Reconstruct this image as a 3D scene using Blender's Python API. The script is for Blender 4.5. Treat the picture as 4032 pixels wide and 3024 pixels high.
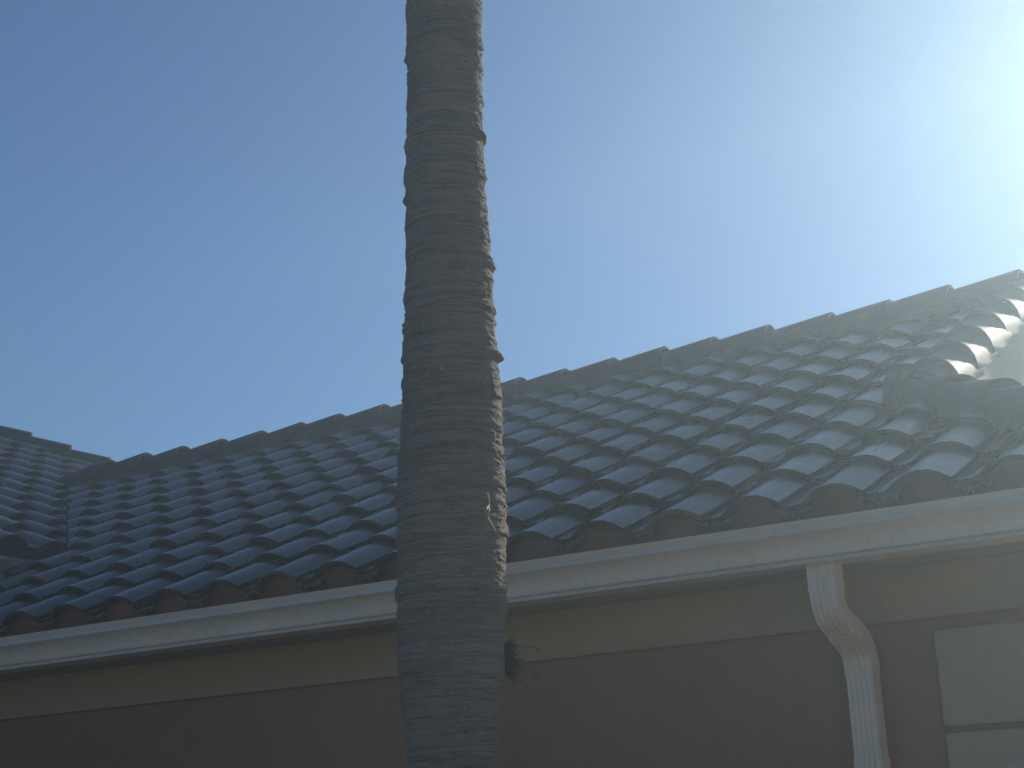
import bpy, bmesh, math, random
import numpy as np
from mathutils import Vector, Matrix

random.seed(7)
rng = np.random.default_rng(7)
sc = bpy.context.scene
for o in list(bpy.data.objects):
    bpy.data.objects.remove(o)
COL = sc.collection
rad = math.radians

# ------------------------------------------------------------------ camera
Z0 = 1.6                                   # eye height; the house was surveyed from the eye
CAM_R = np.array([[0.84945239, 0.52529212, -0.04998835],
                  [0.17902491, -0.19778795, 0.96375827],
                  [-0.49636753, 0.82761592, 0.26205182]])
cam = bpy.data.cameras.new('camera')
cam_o = bpy.data.objects.new('camera', cam)
COL.objects.link(cam_o)
M = Matrix.Identity(4)
for r in range(3):
    M[r][0] = CAM_R[0][r]; M[r][1] = CAM_R[1][r]; M[r][2] = -CAM_R[2][r]
M[0][3], M[1][3], M[2][3] = 0, 0, Z0
cam_o.matrix_world = M
cam.sensor_width = 36
cam.lens = 6400 / 4032 * 36
cam.clip_start = 0.05
cam.clip_end = 2000
sc.camera = cam_o

# ------------------------------------------------------------------ sky, sun, exposure
SUN_EL, SUN_AZ = rad(22.9), rad(3)        # azimuth from +Y towards +X
w = bpy.data.worlds.new('World'); sc.world = w; w.use_nodes = True
nt = w.node_tree
bg = nt.nodes['Background']
sky = nt.nodes.new('ShaderNodeTexSky'); sky.sky_type = 'NISHITA'
sky.sun_disc = False
sky.sun_elevation = SUN_EL
sky.sun_rotation = SUN_AZ
sky.altitude = 0; sky.air_density = 1.0; sky.dust_density = 0.11; sky.ozone_density = 5.8
nt.links.new(sky.outputs[0], bg.inputs[0])
bg.inputs[1].default_value = 0.068
sun = bpy.data.lights.new('sun', 'SUN'); sun.energy = 5.0; sun.angle = rad(0.53); sun.color = (1, 0.91, 0.78)
sun_o = bpy.data.objects.new('sun', sun); COL.objects.link(sun_o)
sd = Vector((math.sin(SUN_AZ) * math.cos(SUN_EL), math.cos(SUN_AZ) * math.cos(SUN_EL), math.sin(SUN_EL)))
sun_o.rotation_euler = sd.to_track_quat('Z', 'Y').to_euler()
sun_o.location = sd * 40
vs = sc.view_settings
vs.view_transform = 'Standard'; vs.look = 'None'; vs.exposure = 0.25; vs.gamma = 1.0
vs.use_curve_mapping = False

# ------------------------------------------------------------------ helpers
def link(name, me, parent=None, mats=()):
    o = bpy.data.objects.new(name, me); COL.objects.link(o)
    if me is not None:
        for m in mats:
            if m.name not in [x.name for x in me.materials if x]:
                me.materials.append(m)
    o.parent = parent
    return o

def tag(o, label, cat, group=None, kind=None):
    o['label'] = label; o['category'] = cat
    if group: o['group'] = group
    if kind: o['kind'] = kind
    return o

def mesh(name, verts, faces, smooth=False):
    me = bpy.data.meshes.new(name)
    me.from_pydata([tuple(map(float, v)) for v in verts], [], faces)
    me.update()
    if smooth:
        me.polygons.foreach_set('use_smooth', [True] * len(me.polygons))
    return me

def box_vf(x0, x1, y0, y1, z0, z1):
    v = [(x0, y0, z0), (x1, y0, z0), (x1, y1, z0), (x0, y1, z0), (x0, y0, z1), (x1, y0, z1), (x1, y1, z1), (x0, y1, z1)]
    f = [(0, 3, 2, 1), (4, 5, 6, 7), (0, 1, 5, 4), (1, 2, 6, 5), (2, 3, 7, 6), (3, 0, 4, 7)]
    return v, f

def box(name, x0, x1, y0, y1, z0, z1, mat, parent, bev=0.0):
    v, f = box_vf(x0, x1, y0, y1, z0 + Z0, z1 + Z0)
    me = mesh(name, v, f)
    if bev:
        b = bmesh.new(); b.from_mesh(me)
        bmesh.ops.bevel(b, geom=b.edges[:], offset=bev, segments=2, profile=0.6, affect='EDGES')
        b.to_mesh(me); b.free()
    return link(name, me, parent, [mat])

def extrude_x(name, prof, x0, x1, mat, parent, closed=False, smooth_pairs=(), nseg=1):
    """profile of (y,z) pairs swept along x"""
    n = len(prof); v = []
    for k in range(nseg + 1):
        x = x0 + (x1 - x0) * k / nseg
        v += [(x, y, z + Z0) for y, z in prof]
    f = []
    m = n if closed else n - 1
    for k in range(nseg):
        for i in range(m):
            a = k * n + i; b = k * n + (i + 1) % n
            f.append((a, a + n, b + n, b))
    return link(name, mesh(name, v, f), parent, [mat])

# vectorised value noise
def _hash(ix, iy, iz):
    h = (ix.astype(np.int64) * 374761393 + iy.astype(np.int64) * 668265263 + iz.astype(np.int64) * 2147483647 % 1274126177)
    h = (h ^ (h >> 13)) * 1274126177
    h = h ^ (h >> 16)
    return (h & 0xFFFFF) / float(0xFFFFF)

def vnoise(p):
    i = np.floor(p).astype(np.int64); f = p - i
    f = f * f * (3 - 2 * f)
    out = 0
    for dx in (0, 1):
        for dy in (0, 1):
            for dz in (0, 1):
                wgt = (f[..., 0] if dx else 1 - f[..., 0]) * (f[..., 1] if dy else 1 - f[..., 1]) * (f[..., 2] if dz else 1 - f[..., 2])
                out = out + wgt * _hash(i[..., 0] + dx, i[..., 1] + dy * 57, i[..., 2] + dz * 131)
    return out * 2 - 1

# ------------------------------------------------------------------ materials
class NT:
    def __init__(s, name, rough=0.6, spec=0.5):
        s.m = bpy.data.materials.new(name); s.m.use_nodes = True
        s.t = s.m.node_tree; s.n = s.t.nodes
        s.b = s.n['Principled BSDF']
        s.b.inputs['Roughness'].default_value = rough
        s.b.inputs['Specular IOR Level'].default_value = spec
        s.co = s.n.new('ShaderNodeTexCoord')
    def l(s, a, b): s.t.links.new(a, b)
    def noise(s, scale, detail=4, rough=0.55, coord='Object', stretch=None, w=None):
        n = s.n.new('ShaderNodeTexNoise'); n.inputs['Scale'].default_value = scale
        n.inputs['Detail'].default_value = detail; n.inputs['Roughness'].default_value = rough
        if stretch or w:
            mp = s.n.new('ShaderNodeMapping')
            if stretch: mp.inputs['Scale'].default_value = stretch
            s.l(s.co.outputs[coord], mp.inputs[0])
            if w is not None: s.l(w, mp.inputs['Location'])
            s.l(mp.outputs[0], n.inputs['Vector'])
        else:
            s.l(s.co.outputs[coord], n.inputs['Vector'])
        return n.outputs['Fac']
    def ramp(s, fac, stops):
        r = s.n.new('ShaderNodeValToRGB'); e = r.color_ramp.elements
        while len(e) < len(stops): e.new(0.5)
        for k, (p, c) in enumerate(stops):
            e[k].position = p; e[k].color = (*c, 1) if len(c) == 3 else c
        s.l(fac, r.inputs[0]); return r.outputs[0]
    def mix(s, fac, a, b, mode='MIX'):
        m = s.n.new('ShaderNodeMix'); m.data_type = 'RGBA'; m.blend_type = mode
        for sock, val in ((m.inputs['Factor'], fac), (m.inputs['A'], a), (m.inputs['B'], b)):
            pass
        ins = [i for i in m.inputs if i.enabled]
        for sock, val in zip(ins, (fac, a, b)):
            if hasattr(val, 'node'): s.l(val, sock)
            elif isinstance(val, (int, float)): sock.default_value = val
            else: sock.default_value = (*val, 1)
        return [o for o in m.outputs if o.enabled][0]
    def math(s, op, a, b=0.0):
        m = s.n.new('ShaderNodeMath'); m.operation = op
        for k, val in enumerate((a, b)):
            if hasattr(val, 'node'): s.l(val, m.inputs[k])
            else: m.inputs[k].default_value = val
        return m.outputs[0]
    def bump(s, h, strength=0.3, dist=0.01):
        b = s.n.new('ShaderNodeBump'); b.inputs['Strength'].default_value = strength; b.inputs['Distance'].default_value = dist
        s.l(h, b.inputs['Height']); s.l(b.outputs[0], s.b.inputs['Normal'])
    def col(s, c):
        if hasattr(c, 'node'): s.l(c, s.b.inputs['Base Color'])
        else: s.b.inputs['Base Color'].default_value = (*c, 1)
    def roughness(s, r): s.l(r, s.b.inputs['Roughness'])

def mat_tile(name='glazed_tile', spec=1.0, base_rough=0.22):
    t = NT(name, 0.30, spec)
    oi = t.n.new('ShaderNodeObjectInfo')
    cmb = t.n.new('ShaderNodeCombineXYZ')
    for k in range(3): t.l(t.math('MULTIPLY', oi.outputs['Random'], 37.0 + 11 * k), cmb.inputs[k])
    big = t.noise(7, 3, 0.5, w=cmb.outputs[0])
    fine = t.noise(90, 4, 0.6, w=cmb.outputs[0])
    c = t.ramp(big, [(0.3, (0.018, 0.013, 0.014)), (0.7, (0.036, 0.025, 0.025))])
    tint = t.ramp(oi.outputs['Random'], [(0.0, (0.70, 0.72, 0.78)), (0.5, (1, 1, 1)), (1.0, (1.45, 1.22, 1.08))])
    c = t.mix(1.0, c, tint, 'MULTIPLY')
    dust = t.ramp(fine, [(0.5, (0, 0, 0)), (0.8, (1, 1, 1))])
    c = t.mix(t.math('MULTIPLY', dust, 0.25), c, (0.085, 0.072, 0.064))
    t.col(c)
    r = t.math('ADD', t.math('MULTIPLY', big, 0.10), base_rough)
    r = t.math('ADD', r, t.math('MULTIPLY', oi.outputs['Random'], 0.07))
    t.roughness(r)
    return t.m

def mat_simple(name, c0, c1, scale, rough, bump=(0.3, 0.004, 120), spec=0.3, stretch=None):
    t = NT(name, rough, spec)
    n = t.noise(scale, 5, 0.6, stretch=stretch)
    t.col(t.ramp(n, [(0.32, c0), (0.68, c1)]))
    t.bump(t.noise(bump[2], 5, 0.65), bump[0], bump[1])
    return t.m

def mat_painted_metal():
    t = NT('gutter_paint', 0.42, 0.4)
    n = t.noise(3, 4, 0.6, stretch=(1, 3, 3)); g = t.noise(40, 4, 0.65, stretch=(1, 1, 0.15))
    c = t.ramp(n, [(0.3, (0.56, 0.49, 0.40)), (0.7, (0.64, 0.565, 0.465))])
    dirt = t.ramp(g, [(0.52, (0, 0, 0)), (0.8, (1, 1, 1))])
    c = t.mix(t.math('MULTIPLY', dirt, 0.25), c, (0.22, 0.20, 0.17))
    t.col(c); t.bump(t.noise(6, 2, 0.5, stretch=(1, 0.3, 0.3)), 0.12, 0.01)
    return t.m

def mat_stucco(name, c0, c1):
    t = NT(name, 0.9, 0.2)
    n = t.noise(1.6, 5, 0.6); f = t.noise(160, 3, 0.6)
    c = t.ramp(n, [(0.3, c0), (0.7, c1)])
    c = t.mix(t.math('MULTIPLY', f, 0.5), c, tuple(x * 0.55 for x in c0))
    st = t.ramp(t.noise(5, 5, 0.7, stretch=(3.0, 3.0, 0.35)), [(0.50, (0, 0, 0)), (0.80, (1, 1, 1))])
    c = t.mix(t.math('MULTIPLY', st, 0.16), c, tuple(x * 0.6 for x in c0))
    t.col(c)
    v = t.noise(75, 6, 0.7)
    t.bump(v, 1.0, 0.02)
    return t.m

def mat_bark():
    t = NT('palm_bark', 0.92, 0.15)
    big = t.noise(4.5, 4, 0.6)
    band = t.noise(11, 4, 0.6, stretch=(0.16, 0.16, 5.5))
    ring = t.noise(9, 3, 0.55, stretch=(0.22, 0.22, 9.0))
    ring2 = t.noise(17, 4, 0.6, stretch=(0.25, 0.25, 8.0))
    fine = t.noise(150, 5, 0.7); fib = t.noise(46, 5, 0.7, stretch=(1.0, 1.0, 5.0)); vert = t.noise(70, 3, 0.6, stretch=(1.6, 1.6, 0.35))
    c = t.ramp(big, [(0.28, (0.235, 0.205, 0.178)), (0.5, (0.335, 0.298, 0.258)), (0.72, (0.285, 0.262, 0.220))])
    c = t.mix(t.math('MULTIPLY', t.ramp(band, [(0.46, (0, 0, 0)), (0.68, (1, 1, 1))]), 0.40), c, (0.150, 0.130, 0.112))
    line = t.ramp(ring, [(0.465, (0, 0, 0)), (0.497, (1, 1, 1)), (0.503, (1, 1, 1)), (0.535, (0, 0, 0))])
    line2 = t.ramp(ring2, [(0.47, (0, 0, 0)), (0.497, (1, 1, 1)), (0.503, (1, 1, 1)), (0.53, (0, 0, 0))])
    brk = t.ramp(t.noise(8, 3, 0.6), [(0.40, (0, 0, 0)), (0.58, (1, 1, 1))])
    l1 = t.math('MULTIPLY', line, brk); l2 = t.math('MULTIPLY', line2, t.math('SUBTRACT', 1.0, brk))
    lines = t.math('MAXIMUM', l1, t.math('MULTIPLY', l2, 0.7))
    c = t.mix(t.math('MULTIPLY', lines, 0.45), c, (0.075, 0.062, 0.052))
    c = t.mix(t.math('MULTIPLY', t.ramp(fine, [(0.5, (0, 0, 0)), (0.72, (1, 1, 1))]), 0.45), c, (0.14, 0.12, 0.10))
    moss = t.ramp(t.noise(6.5, 5, 0.65, stretch=(1, 1, 1.6)), [(0.54, (0, 0, 0)), (0.72, (1, 1, 1))])
    c = t.mix(t.math('MULTIPLY', moss, 0.35), c, (0.165, 0.175, 0.125))
    spots = t.ramp(t.noise(60, 2, 0.5), [(0.68, (0, 0, 0)), (0.74, (1, 1, 1))])
    c = t.mix(t.math('MULTIPLY', spots, 0.5), c, (0.46, 0.45, 0.38))
    t.col(c)
    h = t.math('ADD', t.math('MULTIPLY', fib, 1.0), t.math('MULTIPLY', fine, 0.8))
    h = t.math('ADD', h, t.math('MULTIPLY', vert, 0.4))
    h = t.math('SUBTRACT', h, t.math('MULTIPLY', lines, 0.65))
    t.bump(h, 1.0, 0.009)
    return t.m

TILE = mat_tile()
CAP = mat_tile('weathered_cap', 0.30, 0.52)
def mat_clay():
    t = NT('raw_clay_edge', 0.92, 0.2)
    oi = t.n.new('ShaderNodeObjectInfo')
    n = t.noise(30, 5, 0.65)
    c = t.ramp(n, [(0.32, (0.026, 0.016, 0.012)), (0.68, (0.062, 0.041, 0.030))])
    k = t.ramp(oi.outputs['Random'], [(0.0, (0.45, 0.45, 0.45)), (0.7, (0.85, 0.83, 0.8)), (0.88, (2.0, 1.9, 1.7)), (1.0, (3.2, 3.0, 2.7))])
    t.col(t.mix(1.0, c, k, 'MULTIPLY'))
    t.bump(t.noise(160, 5, 0.65), 0.6, 0.004)
    return t.m
CLAY = mat_clay()
MORTAR = mat_simple('brown_mortar', (0.085, 0.047, 0.034), (0.145, 0.085, 0.062), 12, 0.95, (0.8, 0.006, 70))
CRUST = mat_simple('crumbly_mortar', (0.065, 0.046, 0.034), (0.17, 0.13, 0.092), 60, 0.95, (0.9, 0.004, 150))
CLOSE = mat_simple('eave_closure_paint', (0.150, 0.055, 0.034), (0.20, 0.075, 0.046), 5, 0.7, (0.25, 0.003, 60))
DECK = mat_simple('underlayment', (0.03, 0.028, 0.026), (0.05, 0.045, 0.04), 5, 0.95)
GUT = mat_painted_metal()
WALL = mat_stucco('tan_stucco', (0.44, 0.262, 0.172), (0.51, 0.305, 0.205))
TRIM = mat_stucco('beige_stucco', (0.56, 0.44, 0.27), (0.63, 0.50, 0.31))
QUOIN = mat_stucco('pale_stucco', (0.60, 0.51, 0.38), (0.68, 0.58, 0.44))
SOFF = mat_simple('soffit_board', (0.27, 0.22, 0.16), (0.34, 0.285, 0.21), 6, 0.8, (0.2, 0.003, 60), stretch=(0.4, 6, 1))
FLASH = mat_simple('grey_flashing', (0.17, 0.18, 0.18), (0.24, 0.25, 0.25), 6, 0.55)  # darker grey than the front gutter's paint
NAIL = mat_simple('dark_steel', (0.02, 0.018, 0.016), (0.04, 0.034, 0.03), 20, 0.6)
BARK = mat_bark()
MOSS = mat_simple('grey_green_moss', (0.055, 0.050, 0.040), (0.12, 0.105, 0.082), 30, 0.9)
TEND = mat_simple('dry_tendril', (0.36, 0.31, 0.23), (0.52, 0.47, 0.37), 40, 0.8)
LEAF = mat_simple('palm_leaf', (0.035, 0.075, 0.022), (0.065, 0.12, 0.035), 6, 0.5)
PAVE = mat_simple('pale_bounce_paving', (0.33, 0.27, 0.205), (0.42, 0.35, 0.27), 1.3, 0.95, (0.5, 0.01, 40))  # unseen ground, kept pale to bounce light up onto the walls

# ------------------------------------------------------------------ ground
g = link('ground', mesh('ground', [(-600, -600, 0), (600, -600, 0), (600, 600, 0), (-600, 600, 0)], [(0, 1, 2, 3)]), None, [PAVE])
g['kind'] = 'structure'

# ------------------------------------------------------------------ house
house = bpy.data.objects.new('house', None); COL.objects.link(house)
tag(house, 'tan stucco house with dark glazed barrel tile roof and pale gutter', 'house')

TH = rad(25.288); S_ = math.tan(TH); CT, ST = math.cos(TH), math.sin(TH)
W, L = 0.30, 0.34193
P0 = np.array([-5.75221, 5.11656, 1.05024])         # crown of the eave tile, column 0
YR = 8.56; ZR = P0[2] + S_ * (YR - P0[1])
V0 = np.array([-7.70811, 7.25668, 2.06132])         # a point on the valley
VC = V0[0] + V0[1]
XW = -6.90; YW0 = 6.128                             # wing eave tile front, wing column 0
XRAKE = -1.92; HC = 4.53                            # gable rake; hip: x + y = HC
WHIP = 20.2                                         # wing hip: y - x
def zmain(y): return P0[2] + S_ * (y - P0[1])
def zwing(x): return V0[2] - S_ * (x - V0[0])

# --- walls
box('wall', -7.20, -1.08, 5.40, 11.7, -Z0 + 0.0, 0.80, WALL, house)
wv, wf = box_vf(-16.0, -7.20 - 0.0, 3.6, 12.0, 0.0, 1.40 + Z0)
link('wall', mesh('wing_wall', wv, wf), house, [WALL])
# gable wall above the hip end
gx = XRAKE - 0.05
yb0 = HC - gx; yb1 = 2 * YR - yb0
link('gable_wall', mesh('gable_wall', [(gx, yb0 - 0.05, zmain(yb0) - 0.2 + Z0), (gx, yb1 + 0.05, zmain(yb0) - 0.2 + Z0), (gx, YR, ZR - 0.08 + Z0),
     (gx - 0.1, yb0 - 0.05, zmain(yb0) - 0.2 + Z0), (gx - 0.1, yb1 + 0.05, zmain(yb0) - 0.2 + Z0), (gx - 0.1, YR, ZR - 0.08 + Z0)],
     [(0, 1, 2), (5, 4, 3), (0, 2, 5, 3), (2, 1, 4, 5), (1, 0, 3, 4)]), house, [QUOIN])  # pale colour stands in for the glare washing over this gable
box('frieze', -7.20, -1.03, 5.368, 5.398, 0.601, 0.7795, TRIM, house, 0.003)
# quoin blocks at the corner
zq = 0.558
while zq > -Z0 + 0.05:
    zb = max(zq - 0.315, -Z0)
    box('quoin_block', -1.645, -1.045, 5.381, 5.46, zb, zq, QUOIN, house, 0.009)
    zq = zb - 0.022
# soffit and fascia
box('soffit', -7.20, -0.64, 5.150, 5.40, 0.780, 0.800, SOFF, house)
box('fascia', -7.15, -0.64, 5.128, 5.1495, 0.781, 0.928, GUT, house)
box('soffit', -0.98, -0.64, 5.401, 11.5, 0.780, 0.800, SOFF, house)

# --- gutter: formed profile swept along the eave
gp = [(5.127, 0.934), (5.127, 0.777), (5.030, 0.775), (4.998, 0.7755), (5.016, 0.7900), (5.018, 0.7912), (5.034, 0.7915), (5.0245, 0.797), (5.0215, 0.803), (5.0215, 0.818), (5.0185, 0.832),
      (5.012, 0.846), (5.001, 0.858), (4.989, 0.867), (4.981, 0.8712), (4.978, 0.8725), (4.973, 0.8750), (4.9855, 0.8925), (4.9945, 0.8935), (4.9845, 0.9165), (4.994, 0.9185), (5.004, 0.917), (5.005, 0.905)]
gut = extrude_x('gutter', gp, -7.12, -0.60, GUT, house)
gut.data.polygons.foreach_set('use_smooth', [7 <= (i % (len(gp) - 1)) <= 13 for i in range(len(gut.data.polygons))])

# --- roof deck (one part that carries the tiles)
ND = 0.118
def dz(z): return z - ND / CT + Z0
dv, df = [], []
def poly(pts):
    b = len(dv); dv.extend(pts); df.append(tuple(range(b, b + len(pts))))
mp = lambda x, y: (x, y, dz(zmain(y)))
mb = lambda x, y: (x, y, dz(ZR - S_ * (y - YR)))
wp = lambda x, y: (x, y, dz(zwing(x)))
hx = lambda x, y: (x, y, dz(zmain(P0[1]) + S_ * (HC - P0[1] - x)))
YB = 2 * YR - 5.2
poly([mp(-7.19, 5.2), mp(HC - 5.2, 5.2), mp(XRAKE, HC - XRAKE), mp(XRAKE, YR), mp(-9.012, YR), mp(XW, VC - XW), mp(-7.19, VC - XW)])
poly([mb(XRAKE, YR), mb(XRAKE, 2 * YR - (HC - XRAKE)), mb(HC - 5.2, YB), mb(-9.012 + (YB - YR), YB), mb(-9.012, YR)])
poly([hx(HC - 5.2, 5.2), hx(HC - 5.2, YB), hx(XRAKE, 2 * YR - (HC - XRAKE)), hx(XRAKE, HC - XRAKE)])
poly([wp(XW - 0.06, 3.5), wp(XW - 0.06, VC - XW + 0.06), wp(-9.012, YR), wp(-5.30, 12.27), wp(12.3 - WHIP, 12.3), wp(-12.2, -12.2 + WHIP), wp(-12.2, 3.5)])
zt = zwing(-12.2)
poly([(-12.2, 8.0, dz(zt)), (-7.9, 12.3, dz(zt - S_ * 4.3)), (-16.5, 12.3, dz(zt - S_ * 4.3))])
poly([(-12.2, 3.5, dz(zt)), (-12.2, 8.0, dz(zt)), (-16.5, 12.3, dz(zt - S_ * 4.3)), (-16.5, 3.5, dz(zt - S_ * 4.3))])
roof = link('roof', mesh('roof', dv, df), house, [DECK])

# --- S-tile mesh
PROF = [(-0.203, -0.0400), (-0.176, -0.0440), (-0.156, -0.0446), (-0.151, -0.0418), (-0.145, -0.0446), (-0.120, -0.0420), (-0.104, -0.0350), (-0.088, -0.0245),
        (-0.063, -0.0118), (-0.033, -0.0030), (0.0, 0.0), (0.033, -0.0030), (0.063, -0.0118), (0.086, -0.0228), (0.099, -0.0305), (0.106, -0.0330)]
PROF = [(a, h * 1.26) for a, h in PROF]
TT = 0.0135                 # thickness
LT = L + 0.078
STEP = 0.030
def offset_profile(prof, d):
    p = np.array(prof); t = np.gradient(p, axis=0); n = np.c_[t[:, 1], -t[:, 0]]
    n /= np.linalg.norm(n, axis=1)[:, None]
    return p + n * d                       # below the surface

def shell_mesh(name, prof, length, tilt, thick, jit, seed, rag=0.0, glaze=None):
    """open shell with a chamfered, slightly uneven front edge; slot 0 glaze, slot 1 raw clay"""
    rs = random.Random(seed)
    p = np.array(prof); q = offset_profile(prof, thick); n = len(p)
    ch = 0.0022
    tp = offset_profile(prof, ch)
    v, f, mi, sm = [], [], [], []
    wob = [rs.uniform(-jit, jit) for _ in range(n)]
    low = [rs.uniform(0, rag) for _ in range(n)]
    def add(P, vv, extra=None):
        b = len(v)
        for k, (a, h) in enumerate(P):
            x = vv + (extra[k] if extra else 0)
            v.append((a, x, h - tilt * x))
        return b
    r0 = add(p, ch, wob); r1 = add(p, length * 0.5); r2 = add(p, length)
    c0 = add(p, ch, wob); c1 = add(tp, 0.0, wob)
    f0 = add(tp, 0.0, wob); f1 = add(q, 0.002, [a - b for a, b in zip(wob, low)])
    u0 = add(q, 0.002, [a - b for a, b in zip(wob, low)]); u1 = add(q, length)
    def strip(a, b, m, s):
        for k in range(n - 1):
            f.append((a + k, a + k + 1, b + k + 1, b + k)); mi.append(m); sm.append(s)
    strip(r0, r1, 0, True); strip(r1, r2, 0, True); strip(c1, c0, 1, True); strip(f1, f0, 1, False); strip(u1, u0, 1, True)
    f.append((r0 + n - 1, u0 + n - 1, u1 + n - 1, r2 + n - 1)); mi.append(0); sm.append(False)
    f.append((r0, r2, u1, u0)); mi.append(0); sm.append(False)
    me = mesh(name, v, f)
    me.polygons.foreach_set('material_index', mi); me.polygons.foreach_set('use_smooth', sm)
    me.materials.append(glaze or TILE); me.materials.append(CLAY)
    return me

TILES = [shell_mesh('roof_tile', PROF, LT, STEP / L, TT * (1 + 0.12 * (k % 3)), 0.0016 + 0.0006 * k, 100 + k, 0.004) for k in range(6)]

def frame(ea, ev, en, pos):
    m = Matrix.Identity(4)
    for r in range(3):
        m[r][0], m[r][1], m[r][2], m[r][3] = ea[r], ev[r], en[r], pos[r]
    return m

def to_px(p):
    d = CAM_R @ (np.array(p) - np.array([0, 0, Z0]))
    if d[2] < 0.1: return None
    return 2016 + 6400 * d[0] / d[2], 1512 - 6400 * d[1] / d[2]

def jitter(s=1.0):
    return Matrix.Rotation(random.gauss(0, 0.008) * s, 4, 'Z') @ Matrix.Rotation(random.gauss(0, 0.009) * s, 4, 'X') @ Matrix.Rotation(random.gauss(0, 0.018) * s, 4, 'Y')

single, rest = [], []
def clip(me, mw, planes):
    b = bmesh.new(); b.from_mesh(me); b.transform(mw)
    for co, no in planes:
        bmesh.ops.bisect_plane(b, geom=b.verts[:] + b.edges[:] + b.faces[:], plane_co=co, plane_no=no, clear_outer=True)
    b.transform(mw.inverted())
    if len(b.faces) < 6: b.free(); return None
    m2 = me.copy(); b.to_mesh(m2); b.free()
    return m2

def put(me, mw, planes):
    """place a tile; planes = (point, outward normal) cuts in world space"""
    pts = [mw @ Vector(c) for c in ((-0.2, 0, -.05), (0.11, 0, -.05), (-0.2, LT, -.05), (0.11, LT, -.05))]
    cut = []
    for co, no in planes:
        d = [(p - Vector(co)).dot(Vector(no)) for p in pts]
        if min(d) > -0.03: return
        if max(d) > 0: cut.append((co, no))
    if cut:
        me = clip(me, mw, cut)
        if me is None: return
    px = [to_px(p) for p in pts]
    vis = any(p and -10 < p[0] < 4042 and 1100 < p[1] < 3034 for p in px)
    size = 0
    if all(px): size = abs(px[1][0] - px[0][0]) + abs(px[2][1] - px[0][1])
    (single if vis else rest).append((size, me, mw))

EX, EU, EN = (1, 0, 0), (0, CT, ST), (0, -ST, CT)
zo = np.array([0, 0, Z0])
for j in range(0, 11):
    for i in range(-13, 19):
        p = P0 + np.array(EX) * W * i + np.array(EU) * L * j + zo
        p = p + np.array([random.gauss(0, 0.0022), random.gauss(0, 0.003), random.gauss(0, 0.0015)])
        pl = [((HC - 0.02 - 5, 5, 0), (1, 1, 0))] if j <= 4 else []
        if j >= 4: pl += [((-6.677 + 0.004, 6.291 + 0.004, 0), (-2.298, -2.454, 0))]
        else: pl += [((-7.19, 6, 0), (-1, 0, 0))]
        if j >= 5: pl += [((XRAKE, 6, 0), (1, 0, 0))]
        put(TILES[random.randrange(6)], frame(EX, EU, EN, p) @ jitter(), pl)
WX, WU, WN = (0, 1, 0), (-CT, 0, ST), (ST, 0, CT)
PW = np.array([XW, YW0, zwing(XW)])
for j in range(0, 18):
    for k in range(-8, 24):
        p = PW + np.array(WX) * W * k + np.array(WU) * L * j + zo
        if p[0] < -12.3 or p[1] > 12.2: continue
        p = p + np.array([random.gauss(0, 0.003), random.gauss(0, 0.0025), random.gauss(0, 0.0015)])
        pl = [((0, WHIP - 0.02, 0), (-1, 1, 0))]
        if p[1] < YR: pl += [((-6.677 - 0.004, 6.291 - 0.004, 0), (2.298, 2.454, 0))]
        else: pl += [((-9.012, YR, 0), (1, -1, 0))]
        put(TILES[random.randrange(6)], frame(WX, WU, WN, p) @ jitter(), pl)
HXa, HU, HN = (0, 1, 0), (-CT, 0, ST), (ST, 0, CT)       # hip end, faces +X
PH = np.array([HC - P0[1], 5.3, P0[2]])
for j in range(0, 5):
    for k in range(0, 24):
        p = PH + np.array(HXa) * W * k + np.array(HU) * L * j + zo
        pl = [((HC - 5 + 0.02, 5, 0), (-1, -1, 0)), ((HC - P0[1], 2 * YR - P0[1], 0), (-1, 1, 0)), ((XRAKE + 0.08, 0, 0), (-1, 0, 0))]
        put(TILES[random.randrange(6)], frame(HXa, HU, HN, p) @ jitter(), pl)
single.sort(key=lambda t: -t[0])
rest += single[300:]; single = single[:300]
print('tiles single', len(single), 'rest', len(rest))
for sz, me, mw in single:
    o = link('roof_tile', me, roof); o.matrix_world = mw
b = bmesh.new()
for sz, me, mw in rest:
    c = me.copy(); c.transform(mw); b.from_mesh(c); bpy.data.meshes.remove(c)
me = bpy.data.meshes.new('roof_tile_field'); b.to_mesh(me); b.free()
me.materials.append(TILE); me.materials.append(CLAY)
o = link('roof_tile_field', me, roof); o['kind'] = 'stuff'

# --- ridge, hip and rake caps
def cap_profile(hw, drop_l, drop_r, n=12):
    pts = []
    for k in range(n + 1):
        a = math.pi * k / n
        x = -math.cos(a) * hw; h = hw * 1.03 * (math.sin(a) ** 0.92 if 0 < k < n else 0) - hw * 1.03
        pts.append((x, h))
    if drop_l: pts.insert(0, (-hw * 1.01, -hw * 1.03 - drop_l))
    if drop_r: pts.append((hw * 1.01, -hw * 1.03 - drop_r))
    return pts
CAPLEN = 0.43
CAPS = [shell_mesh('ridge_cap', cap_profile(0.116, 0.012, 0.012), CAPLEN, 0.034 / 0.355, 0.016, 0.001, 300 + k, 0.002, CAP) for k in range(3)]
HIPS = [shell_mesh('hip_cap', cap_profile(0.116, 0.02, 0.02), CAPLEN, 0.034 / 0.34, 0.016, 0.001, 330 + k, 0.002, CAP) for k in range(3)]
RAKES = [shell_mesh('rake_cap', cap_profile(0.118, 0.0, 0.035), LT, 0.036 / L, 0.016, 0.001, 360 + k, 0.002, CAP) for k in range(3)]
def cross(a, b): return tuple(np.cross(a, b))
def unit(a): a = np.array(a, float); return a / np.linalg.norm(a)
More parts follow.
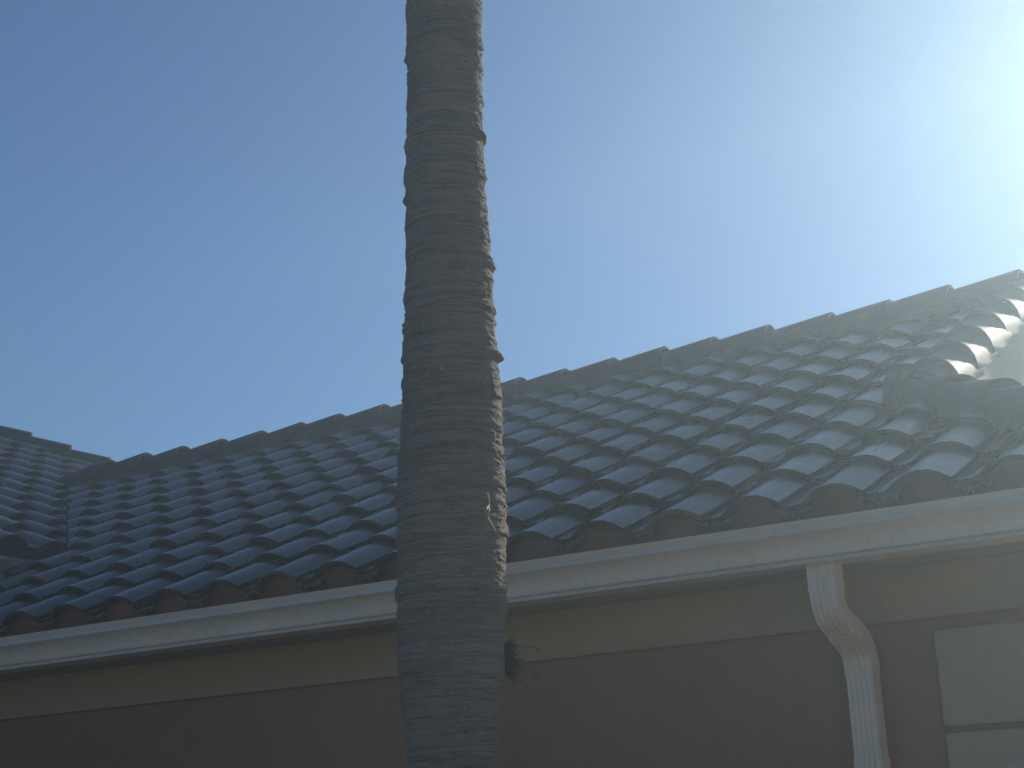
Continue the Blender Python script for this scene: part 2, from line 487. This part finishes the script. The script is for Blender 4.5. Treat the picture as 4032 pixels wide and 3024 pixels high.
# main ridge: raised ends face right
xs = [-1.905, -2.287, -2.632, -2.974, -3.357, -3.704, -4.034, -4.383, -4.728, -5.049, -5.40, -5.756, -6.116, -6.492, -6.824, -7.174, -7.535, -7.908, -8.271, -8.63]
hs = [.074, .071, .060, .058, .062, .060, .063, .062, .058, .062, .066, .072, .078, .078, .075, .075, .077, .086, .095, .098]
for x, h in zip(xs, hs):
    ev = (-1, 0, 0); en = (0, 0, 1)
    m = frame(cross(ev, en), ev, en, (x, YR + random.gauss(0, 0.002), ZR + h + Z0)) @ jitter(0.6)
    me = CAPS[random.randrange(3)]
    if x < -8.5: me = clip(me, m, [((-9.012 - 0.12, YR, 0), (-1, 0, 0))]) or me
    o = link('ridge_cap', me, roof); o.matrix_world = m
# wing hip: raised ends face down slope, away
ev = unit((-1, -1, S_)); ea = unit(np.cross(ev, (0, 0, 1))); en = np.cross(ea, ev)
t0 = np.array([-10.62, 0, 0]); t0[1] = t0[0] + WHIP
for k in range(-7, 5):
    p = np.array([t0[0], t0[1], zwing(t0[0]) + 0.062]) + ev * (0.352 * k)
    if p[0] < -12.2 or p[0] > -8.3: continue
    o = link('hip_cap', HIPS[random.randrange(3)], roof); o.matrix_world = frame(ea, ev, en, p + zo) @ jitter(0.6)
# right hip below the little gable
ev = unit((-1, 1, S_)); ea = unit(np.cross(ev, (0, 0, 1))); en = np.cross(ea, ev)
for k in range(-5, 2):
    p = np.array([-1.655, HC + 1.655, 0]); p[2] = zmain(p[1]) + 0.064
    p = p + ev * (0.322 * k)
    if p[1] < 5.12: continue
    me = HIPS[random.randrange(3)]
    m = frame(ea, ev, en, p + zo) @ jitter(0.5)
    if k == 1: me = clip(me, m, [((-2.06, 0, 0), (-1, 0, 0))]) or me
    o = link('hip_cap', me, roof); o.matrix_world = m
# gable rake
ea, ev, en = EX, EU, EN
for j in range(4, 12):
    p = np.array([XRAKE, 0, 0.0]); q = P0 + np.array(EU) * L * (j + 0.02) + np.array(EN) * 0.06; p[1], p[2] = q[1], q[2]
    if p[1] > YR - 0.06: continue
    o = link('rake_cap', RAKES[random.randrange(3)], roof); o.matrix_world = frame(ea, ev, en, p + zo) @ jitter(0.5)

# --- mortar bedding under the caps
def bedding(name, p0, p1, hw, h0, h1, side):
    p0, p1, side = np.array(p0) + zo, np.array(p1) + zo, unit(side)
    n = max(2, int(np.linalg.norm(p1 - p0) / 0.04)); v, f = [], []
    for k in range(n + 1):
        c = p0 + (p1 - p0) * k / n
        for sgn, ww, hh in ((-1, hw, h0), (-1, hw * 0.82, h1), (1, hw * 0.82, h1), (1, hw, h0)):
            jx = random.uniform(-0.006, 0.006)
            v.append(c + side * sgn * (ww + jx) + np.array([0, 0, hh + random.uniform(-0.006, 0.006)]))
    for k in range(n):
        for q in range(3):
            a = k * 4 + q; f.append((a, a + 4, a + 5, a + 1))
    f.append((0, 1, 2, 3)); f.append((n * 4, n * 4 + 3, n * 4 + 2, n * 4 + 1))
    return link(name, mesh(name, v, f), roof, [MORTAR])
bedding('mortar_bed', (-9.0, YR, ZR), (-1.95, YR, ZR), 0.124, -0.125, -0.02, (0, 1, 0))
bedding('mortar_bed', (-12.2, -12.2 + WHIP, zwing(-12.2)), (-8.4, -8.4 + WHIP, zwing(-8.4)), 0.120, -0.12, -0.02, (1, -1, 0))
bedding('mortar_bed', (-1.98, HC + 1.98, zmain(HC + 1.98)), (HC - 5.18, 5.18, zmain(5.18)), 0.120, -0.12, -0.02, (1, 1, 0))
# valley flashing
def vpt(x, off): return (x, VC - x, zwing(x) - 0.105 + Z0)
v = []; f = []
for k, x in enumerate((-9.0, -6.95)):
    c = np.array(vpt(x, 0)); v += [c + (0.09, 0.09, 0.034), c, c + (-0.09, -0.09, 0.034)]
f = [(0, 1, 4, 3), (1, 2, 5, 4)]
link('valley_flashing', mesh('valley_flashing', v, f), roof, [NAIL])

# --- eave closure, scalloped to sit under the tiles
def closure(name, n0, n1, org, ea, back, parent, mat=None):
    """org: eave tile crown; ea along eave; back horizontal direction into the house"""
    full = [(a, h) for a, h in PROF if a < 0.102]
    v, f = [], []
    d = 0.066
    for i in range(n0, n1):
        for a, h in full[:-1]:
            top = d * math.tan(TH - math.atan(STEP / L)) + h / CT - TT - 0.012
            c = np.array(org) + np.array(ea) * (W * i + a) + np.array(back) * d + zo
            v.append(c + (0, 0, top)); v.append(np.array([c[0], c[1], org[2] - 0.185 + Z0]))
    for k in range(len(v) // 2 - 1):
        f.append((2 * k, 2 * k + 1, 2 * k + 3, 2 * k + 2))
    return link(name, mesh(name, v, f), parent, [mat or CLOSE])
closure('eave_closure', -4, 18, P0, (1, 0, 0), (0, 1, 0), house)
closure('eave_closure', -8, 2, PW, (0, 1, 0), (-1, 0, 0), house, DECK)  # wing closure blackened: shade under its tiles put into the colour
# nails along its foot
nv, nf = [], []
nail_me = None
for i in range(-2, 17):
    x = P0[0] + W * (i + 0.42) + random.uniform(-0.02, 0.02)
    if nail_me is None:
        bm = bmesh.new(); bmesh.ops.create_cone(bm, cap_ends=True, segments=8, radius1=0.006, radius2=0.0045, depth=0.008)
        bmesh.ops.rotate(bm, verts=bm.verts, cent=(0, 0, 0), matrix=Matrix.Rotation(rad(90), 3, 'X'))
        nail_me = bpy.data.meshes.new('closure_screw'); bm.to_mesh(nail_me); bm.free(); nail_me.materials.append(NAIL)
    o = link('closure_screw', nail_me, house); o.location = (x, P0[1] + 0.064, 0.966 + Z0)

# --- crumbling mortar under the eave pans
def lump(seed):
    """ragged skirt of old bedding mortar hanging under one pan"""
    rs = np.random.default_rng(seed); n = 22
    v, f = [], []
    for q in range(n + 1):
        t = q / n; x = -0.074 + 0.148 * t
        top = 0.010 + 0.016 * abs(2 * t - 1) ** 2.6
        env = math.sin(math.pi * min(1, max(0, t))) ** 0.55
        low = top - 0.008 - env * rs.uniform(0.002, 0.022) - (0.010 if rs.random() < 0.15 else 0)
        mid = low + (top - low) * rs.uniform(0.35, 0.6)
        y = rs.uniform(-0.004, 0.006)
        for yy, zz_ in ((0.006 + y, top), (0.002 + y + rs.uniform(-.006, .004), mid), (0.010 + y + rs.uniform(-.004, .006), low), (0.034, low + 0.006), (0.036, top)):
            v.append((x + rs.uniform(-.002, .002), yy, zz_))
    for q in range(n):
        for k in range(4):
            a = q * 5 + k; f.append((a, a + 5, a + 6, a + 1))
    me = mesh('mortar_crust', v, f); me.materials.append(CRUST)
    return me
LUMPS = [lump(k) for k in range(6)]
for i in range(-2, 18):
    # sits under the pan between barrel i-1 and i
    o = link('mortar_crust', LUMPS[(i * 5) % 6], roof)
    o.location = P0 + zo + np.array([W * i - 0.140, 0.012 + random.uniform(-.006, .006), -0.0562 / CT - 0.0165 + random.uniform(-0.003, 0.003)])
    o.rotation_euler = (0, 0, random.uniform(-.05, .05))
    o.scale = (random.uniform(.85, 1.1), 1, random.uniform(.8, 1.35))

# --- wing fascia and gutter end
v, f = box_vf(XW - 0.02, XW + 0.004, 3.6, VC - XW + 0.02, 1.33 + Z0, 1.552 + Z0)
link('fascia', mesh('wing_fascia', v, f), house, [FLASH])
gpw = [(0.004, 1.545), (0.09, 1.545), (0.10, 1.540), (0.105, 1.522), (0.098, 1.515), (0.092, 1.50), (0.075, 1.465), (0.066, 1.44), (0.07, 1.425), (0.004, 1.425)]
v = [(XW + a, y, z - 0.012 + Z0) for y in (3.6, 5.99) for a, z in gpw]; n = len(gpw)
f = [(k, n + k, n + (k + 1) % n, (k + 1) % n) for k in range(n)] + [tuple(range(n - 1, -1, -1)), tuple(range(n, 2 * n))]
link('gutter', mesh('wing_gutter', v, f), house, [FLASH])
box('soffit', -7.2, XW - 0.021, 3.6, 6.3, 1.331, 1.352, SOFF, house)

# --- downspout
ds = bpy.data.objects.new('downspout', None); COL.objects.link(ds); ds.parent = house
def pipe(name, path, hw, hd, ribs=5, parent=ds):
    """ribbed rectangular pipe through (y,z) points, constant x"""
    xc = -1.885
    ring = []
    nr = ribs * 4
    for k in range(nr + 1):                       # front face with corrugation
        t = k / nr
        ring.append((-hw + 2 * hw * t, -hd - 0.0011 * math.cos(2 * math.pi * ribs * t)))
    ring += [(hw + 0.001, -hd + 0.006), (hw + 0.001, hd), (-hw - 0.001, hd), (-hw - 0.001, -hd + 0.006)]
    P = [np.array(p, float) for p in path]; v, f = [], []
    for _ in range(2 if len(P) > 4 else 0):        # round the bends
        Q = [P[0]]
        for a_, b_ in zip(P[:-1], P[1:]): Q += [a_ * 0.75 + b_ * 0.25, a_ * 0.25 + b_ * 0.75]
        P = Q + [P[-1]]
    for k, p in enumerate(P):
        t = (P[min(k + 1, len(P) - 1)] - P[max(k - 1, 0)]); t /= np.linalg.norm(t)
        nrm = np.array([-t[1], t[0]])             # towards the wall when going down
        for a, d in ring:
            q = p + nrm * d
            v.append((xc + a, q[0], q[1] + Z0))
    n = len(ring)
    for k in range(len(P) - 1):
        for i in range(n):
            a, b_ = k * n + i, k * n + (i + 1) % n
            f.append((a, b_, b_ + n, a + n))
    f.append(tuple(range(n - 1, -1, -1))); f.append(tuple(range((len(P) - 1) * n, len(P) * n)))
    return link(name, mesh(name, v, f), parent, [GUT])
def arc(c0, c1, a0, a1, r, n=7):
    return [(c0 + r * math.cos(a0 + (a1 - a0) * k / n), c1 + r * math.sin(a0 + (a1 - a0) * k / n)) for k in range(n + 1)]
HWP, HDP = 0.046, 0.034
p1 = [(5.072, 0.776), (5.072, 0.70), (5.072, 0.685)]
e1 = [(5.072, 0.705), (5.072, 0.668), (5.079, 0.640), (5.098, 0.616), (5.128, 0.598), (5.20, 0.571)]
pipe('outlet', p1, HWP + 0.002, HDP + 0.002)
pipe('elbow', e1, HWP, HDP)
e2 = [(5.19, 0.575), (5.262, 0.547), (5.300, 0.527), (5.324, 0.500), (5.334, 0.468), (5.334, 0.425)]
pipe('elbow', e2, HWP + 0.0025, HDP + 0.0025)
pipe('pipe', [(5.334, 0.45), (5.334, 0.135), (5.334, -0.6), (5.334, -1.52)], HWP, HDP)
pipe('strap', [(5.334, 0.158), (5.334, 0.150), (5.334, 0.128), (5.334, 0.120)], HWP + 0.003, HDP + 0.003)
pipe('shoe', [(5.334, -1.47), (5.330, -1.53), (5.30, -1.57), (5.20, -1.585)], HWP + 0.002, HDP * 0.5)

# ------------------------------------------------------------------ palm
palm = bpy.data.objects.new('palm_tree', None); COL.objects.link(palm)
tag(palm, 'tall palm with ringed grey trunk standing in front of the house', 'palm tree')
DT = 4.15
LEFT = [(0, 1602), (180, 1603), (270, 1606), (500, 1604), (700, 1596), (950, 1597), (1085, 1599), (1200, 1593), (1300, 1591), (1420, 1586), (1570, 1585), (1660, 1578), (1800, 1572), (1920, 1566), (2000, 1562), (2150, 1561), (2350, 1563), (2480, 1565), (2600, 1569), (2680, 1576), (2765, 1583), (2830, 1590), (2930, 1603), (3024, 1611)]
RIGHT = [(0, 1898), (250, 1897), (540, 1900), (700, 1906), (900, 1923), (1060, 1934), (1230, 1946), (1360, 1952), (1450, 1963), (1540, 1970), (1680, 1980), (1800, 1984), (1940, 1991), (2090, 1994), (2250, 1992), (2400, 1992), (2500, 1986), (2650, 1983), (2720, 1979), (2800, 1971), (2900, 1965), (3024, 1958)]
hd = unit((-0.547, 0.837, 0))
hr = np.array([hd[1], -hd[0], 0])
def unproj(u, vv, dist):
    d = np.array([(u - 2016) / 6400, -(vv - 1512) / 6400, 1.0]) @ CAM_R
    return d * (dist / (d @ hd)) + np.array([0, 0, Z0])
ys = np.linspace(0, 3024, 64)
zc, cc, rr = [], [], []
for y in ys:
    l = np.interp(y, *zip(*LEFT)); r = np.interp(y, *zip(*RIGHT))
    A, B = unproj(l, y, DT), unproj(r, y, DT)
    m = (A + B) / 2; zc.append(m[2]); cc.append(m[:2]); rr.append(np.linalg.norm((B - A)[:2]) / 2)
zc, cc, rr = np.array(zc[::-1]), np.array(cc[::-1]), np.array(rr[::-1])
# below and above the photographed stretch
zc = np.r_[0, 0.25, 0.7, 1.3, zc, zc[-1] + 0.8, 5.75]
cb, ct = cc[0], cc[-1]
cc = np.vstack([cb, cb, cb, cb, cc, ct + (ct - cc[len(cc) // 2]) * 0.6, ct + (ct - cc[len(cc) // 2]) * 1.6])
rr = np.r_[0.21, 0.165, 0.128, 0.122, rr, rr[-1] * 0.97, rr[-1] * 0.88]
zz = np.r_[np.linspace(-0.05, 1.45, 60)[:-1], np.linspace(1.45, 4.15, 1150)[:-1], np.linspace(4.15, 5.75, 80)]
NA = 260
th = np.linspace(0, 2 * math.pi, NA, endpoint=False)
ZZ, TH2 = np.meshgrid(zz, th, indexing='ij')
P3 = np.stack([np.cos(TH2) * 0.14, np.sin(TH2) * 0.14, ZZ], -1)
wav = 0.020 * vnoise(P3 * np.array([5, 5, 1.5]) + 3) + 0.007 * vnoise(P3 * np.array([22, 22, 8]) + 9)
za = ZZ + wav
# broad leaf-scar rings and fine fibrous ledges
def rings(zq, spacing_lo, spacing_hi, seed):
    r = np.random.default_rng(seed); e = [-0.3]
    while e[-1] < 8: e.append(e[-1] + r.uniform(spacing_lo, spacing_hi))
    e = np.array(e); k = np.clip(np.searchsorted(e, zq) - 1, 0, len(e) - 2)
    return (zq - e[k]) / (e[k + 1] - e[k]), k, r.uniform(0.25, 1.0, len(e))
t1, k1, a1 = rings(za, 0.055, 0.125, 1)
t2, k2, a2 = rings(za + 0.006 * vnoise(P3 * np.array([14, 14, 14]) + 21), 0.013, 0.034, 2)
patch = 0.5 + 0.5 * vnoise(P3 * np.array([10, 10, 16]) + 33)
patch2 = np.clip(0.5 + 0.9 * vnoise(P3 * np.array([16, 16, 40]) + 71), 0, 1)
saw1 = (1 - t1) ** 3 * np.clip(t1 * 14, 0, 1)                       # lip at the foot of each scar
saw2 = np.where(t2 < 0.2, t2 / 0.2, (1 - t2) / 0.8) ** 1.15
crk1 = np.exp(-((t1 - 0.03) / 0.028) ** 2) * a1[k1] * np.clip(0.2 + 1.6 * vnoise(P3 * np.array([7, 7, 9]) + 55), 0, 1)
disp = 0.0085 * saw1 * a1[k1] * (0.3 + patch) + 0.0056 * (saw2 - 0.45) * a2[k2] * (0.25 + 0.9 * patch2) - 0.013 * crk1
disp += 0.0030 * vnoise(P3 * np.array([9, 9, 20]) + 40) + 0.0016 * vnoise(P3 * np.array([45, 45, 110]) + 50) + 0.0014 * vnoise(P3 * np.array([90, 90, 190]) + 60) + 0.0007 * vnoise(P3 * np.array([210, 210, 300]) + 77)
crag = np.clip(vnoise(P3 * np.array([24, 24, 34]) + 90) - 0.28, 0, 1) * np.clip(vnoise(P3 * np.array([5, 5, 4]) + 17) + 0.35, 0, 1)
disp += 0.015 * crag * (0.5 + 0.5 * vnoise(P3 * np.array([90, 90, 140]) + 5))
RB = np.interp(zz, zc, rr)[:, None] - 0.001
CX = np.interp(zz, zc, cc[:, 0])[:, None]; CY = np.interp(zz, zc, cc[:, 1])[:, None]
# a few torn scar lips seen on the outline
phi0 = math.atan2(hr[1], hr[0])
def tear(px, side, amp, zh, half=0.75):
    global disp
    z = unproj(1780, px, DT)[2]
    a = phi0 if side > 0 else phi0 + math.pi
    da = (TH2 - a + math.pi) % (2 * math.pi) - math.pi
    s = np.exp(-(da / half) ** 2)
    d = (ZZ - z) / zh
    disp = disp + amp * s * np.where(d > 0, np.clip(1 - d, 0, 1) ** 0.7, np.clip(1 + d * 3.2, 0, 1))
for a in ((1065, 1, .011, .030), (1240, 1, .008, .02), (1425, 1, .016, .022), (1300, -1, .005, .02), (235, -1, .013, .018, .35), (790, -1, .006, .012, .4), (1185, -1, .006, .03), (560, 1, .004, .015), (2420, 1, .006, .03, .4), (2700, 1, .007, .02, .4), (1520, -1, .004, .02)):
    tear(*a)
R2 = RB + disp
VX = CX + R2 * np.cos(TH2); VY = CY + R2 * np.sin(TH2)
verts = np.stack([VX, VY, ZZ], -1).reshape(-1, 3)
nz = len(zz)
idx = np.arange(nz * NA).reshape(nz, NA)
q = np.stack([idx[:-1], np.roll(idx, -1, 1)[:-1], np.roll(idx, -1, 1)[1:], idx[1:]], -1).reshape(-1, 4)
me = bpy.data.meshes.new('trunk')
me.vertices.add(len(verts)); me.vertices.foreach_set('co', verts.ravel())
me.loops.add(q.size); me.loops.foreach_set('vertex_index', q.ravel())
me.polygons.add(len(q)); me.polygons.foreach_set('loop_start', np.arange(len(q)) * 4)
me.polygons.foreach_set('use_smooth', np.ones(len(q), bool))
me.update(); me.validate()
link('trunk', me, palm, [BARK])

# crown, far above the frame
ctop = np.array([*cc[-1], 5.70])
cv, cf = [], []
for k in range(17):
    az = k * 2.399 + 0.3; up = 0.98 - 0.022 * k
    h = np.array([math.cos(az), math.sin(az), 0]); sd_ = np.array([-h[1], h[0], 0])
    pts = []
    p = ctop.copy(); el = up
    for s in range(21):
        pts.append(p.copy()); p = p + (h * math.cos(el) + np.array([0, 0, math.sin(el)])) * 0.075; el -= 0.040 + 0.002 * s
    for s in range(20):
        a, b_ = pts[s], pts[s + 1]
        n = len(cv); ww = 0.018 * (1 - s / 30)
        cv += [a - sd_ * ww, a + sd_ * ww, b_ + sd_ * ww, b_ - sd_ * ww]; cf.append((n, n + 1, n + 2, n + 3))
        if s < 3: continue
        ll = 0.34 * math.sin(math.pi * (s + 3) / 26) + 0.06
        for sg in (-1, 1):
            for e in (0.0, 0.5):
                c = a + (b_ - a) * e
                d = unit(sd_ * sg + (b_ - a) * 6 + np.array([0, 0, random.uniform(-.7, .1)])); d2 = unit(d + np.array([0, 0, -0.7]))
                n = len(cv); tw = unit(b_ - a) * 0.016
                cv += [c - tw, c + tw, c + d * ll * 0.5 + tw, c + d * ll * 0.5 - tw, c + d * ll * 0.5 + d2 * ll * 0.5]
                cf += [(n, n + 1, n + 2, n + 3), (n + 3, n + 2, n + 4)]
link('crown', mesh('crown', cv, cf), palm, [LEAF])

# ------------------------------------------------------------------ small plants on the trunk
def tube(points, r0, r1, v, f, n=4):
    P = [np.array(p, float) for p in points]; b = len(v)
    for k, p in enumerate(P):
        t = unit(P[min(k + 1, len(P) - 1)] - P[max(k - 1, 0)])
        a = np.cross(t, (0.31, 0.22, 0.93)); a = unit(a) if np.linalg.norm(a) > 1e-6 else np.array([1., 0, 0])
        c = np.cross(t, a); r = r0 + (r1 - r0) * k / (len(P) - 1)
        for q in range(n):
            an = 2 * math.pi * q / n; v.append(p + (a * math.cos(an) + c * math.sin(an)) * r)
    for k in range(len(P) - 1):
        for q in range(n):
            f.append((b + k * n + q, b + k * n + (q + 1) % n, b + (k + 1) * n + (q + 1) % n, b + (k + 1) * n + q))

mc = unproj(1988, 2588, DT + 0.005)
mv, mf = [], []
for k in range(380):
    d = unit((rng.normal(), rng.normal(), rng.normal() * 1.1)); d = d - hr * min(0, d @ hr) * 1.6
    d = unit(d + hr * 0.35)
    base = mc + np.array([0, 0, rng.uniform(-0.042, 0.034)])
    ln = rng.uniform(0.018, 0.036) if k < 340 else rng.uniform(0.036, 0.062)
    drop = rng.uniform(0.0, 0.6)
    pts = [base + d * ln * t + np.array([0, 0, -drop * ln * t * t]) + hr * 0.006 * t for t in (0, .33, .66, 1)]
    tube(pts, 0.0013, 0.0004, mv, mf, 3)
for dx, dzv, ln in ((0.075, -0.045, 0.03), (0.05, -0.075, 0.04), (0.085, 0.02, 0.035), (0.02, 0.05, 0.09)):
    b0 = mc + hr * dx * 0.35 + np.array([0, 0, dzv * 0.4]); e = mc + hr * dx + np.array([0, 0, dzv])
    mid = (b0 + e) / 2 + np.array([0, 0, 0.008])
    tube([b0, mid, e], 0.0008, 0.0006, mv, mf, 3)
    for s in (-1, 1):
        tube([e, e + hr * 0.006 * s + np.array([0, 0, -0.014])], 0.0012, 0.0006, mv, mf, 3)
moss = link('ball_moss', mesh('ball_moss', mv, mf), None, [MOSS])
tag(moss, 'dark spiky ball moss tuft clinging to the right side of the palm trunk', 'air plant')

tv, tf = [], []
def z3(a, b): return (1500 + a * 0.452, 1400 + b * 0.452)
def surf(a, b, lift):
    u, vv = z3(a, b)
    z = unproj(u, vv, DT)[2]
    R = np.interp(z, zc, rr); c = np.array([np.interp(z, zc, cc[:, 0]), np.interp(z, zc, cc[:, 1])])
    p = unproj(u, vv, DT); off = (p[:2] - c) @ hr[:2]
    depth = math.sqrt(max(0, (R + lift) ** 2 - min(abs(off), R) ** 2))
    return unproj(u, vv, DT - max(depth, 0.02))
for pts, r in (([(925, 1195), (940, 1235), (944, 1280), (940, 1312), (920, 1340), (914, 1362), (928, 1400), (950, 1445), (980, 1490), (1000, 1535)], 0.0026),
               ([(914, 1362), (918, 1330), (932, 1310), (946, 1325), (940, 1365), (932, 1392)], 0.0022),
               ([(930, 1395), (955, 1382), (985, 1392), (1020, 1390), (1045, 1365)], 0.0026),
               ([(936, 1402), (965, 1388), (990, 1378), (1022, 1382), (1044, 1372)], 0.0022)):
    tube([surf(a, b, 0.050 + 0.006 * math.sin(k * 1.7)) for k, (a, b) in enumerate(pts)], r, r * 0.7, tv, tf, 5)
td = link('dry_tendril', mesh('dry_tendril', tv, tf, True), None, [TEND])
tag(td, 'thin pale dry tendril curled against the palm trunk above the moss tuft', 'tendril')

# ------------------------------------------------------------------ added volume of sunlit air, standing in for lens glare
hv = NT('glare_veil'); hm = hv.m
hv.n.remove(hv.b)
pv = hv.n.new('ShaderNodeVolumePrincipled')
pv.inputs['Color'].default_value = (0.65, 0.87, 1.0, 1)
pv.inputs['Density'].default_value = 0.0120
pv.inputs['Anisotropy'].default_value = 0.775
hv.l(pv.outputs[0], hv.n['Material Output'].inputs['Volume'])
v, f = box_vf(-18, 7, -4, 12.6, -1.0, 7.3)
hz = link('glare_veil', mesh('glare_veil', v, f), None, [hm])
hz['kind'] = 'stuff'; hz['label'] = 'added veil of sunlit air around the house, standing in for lens glare'; hz['category'] = 'glare_veil'
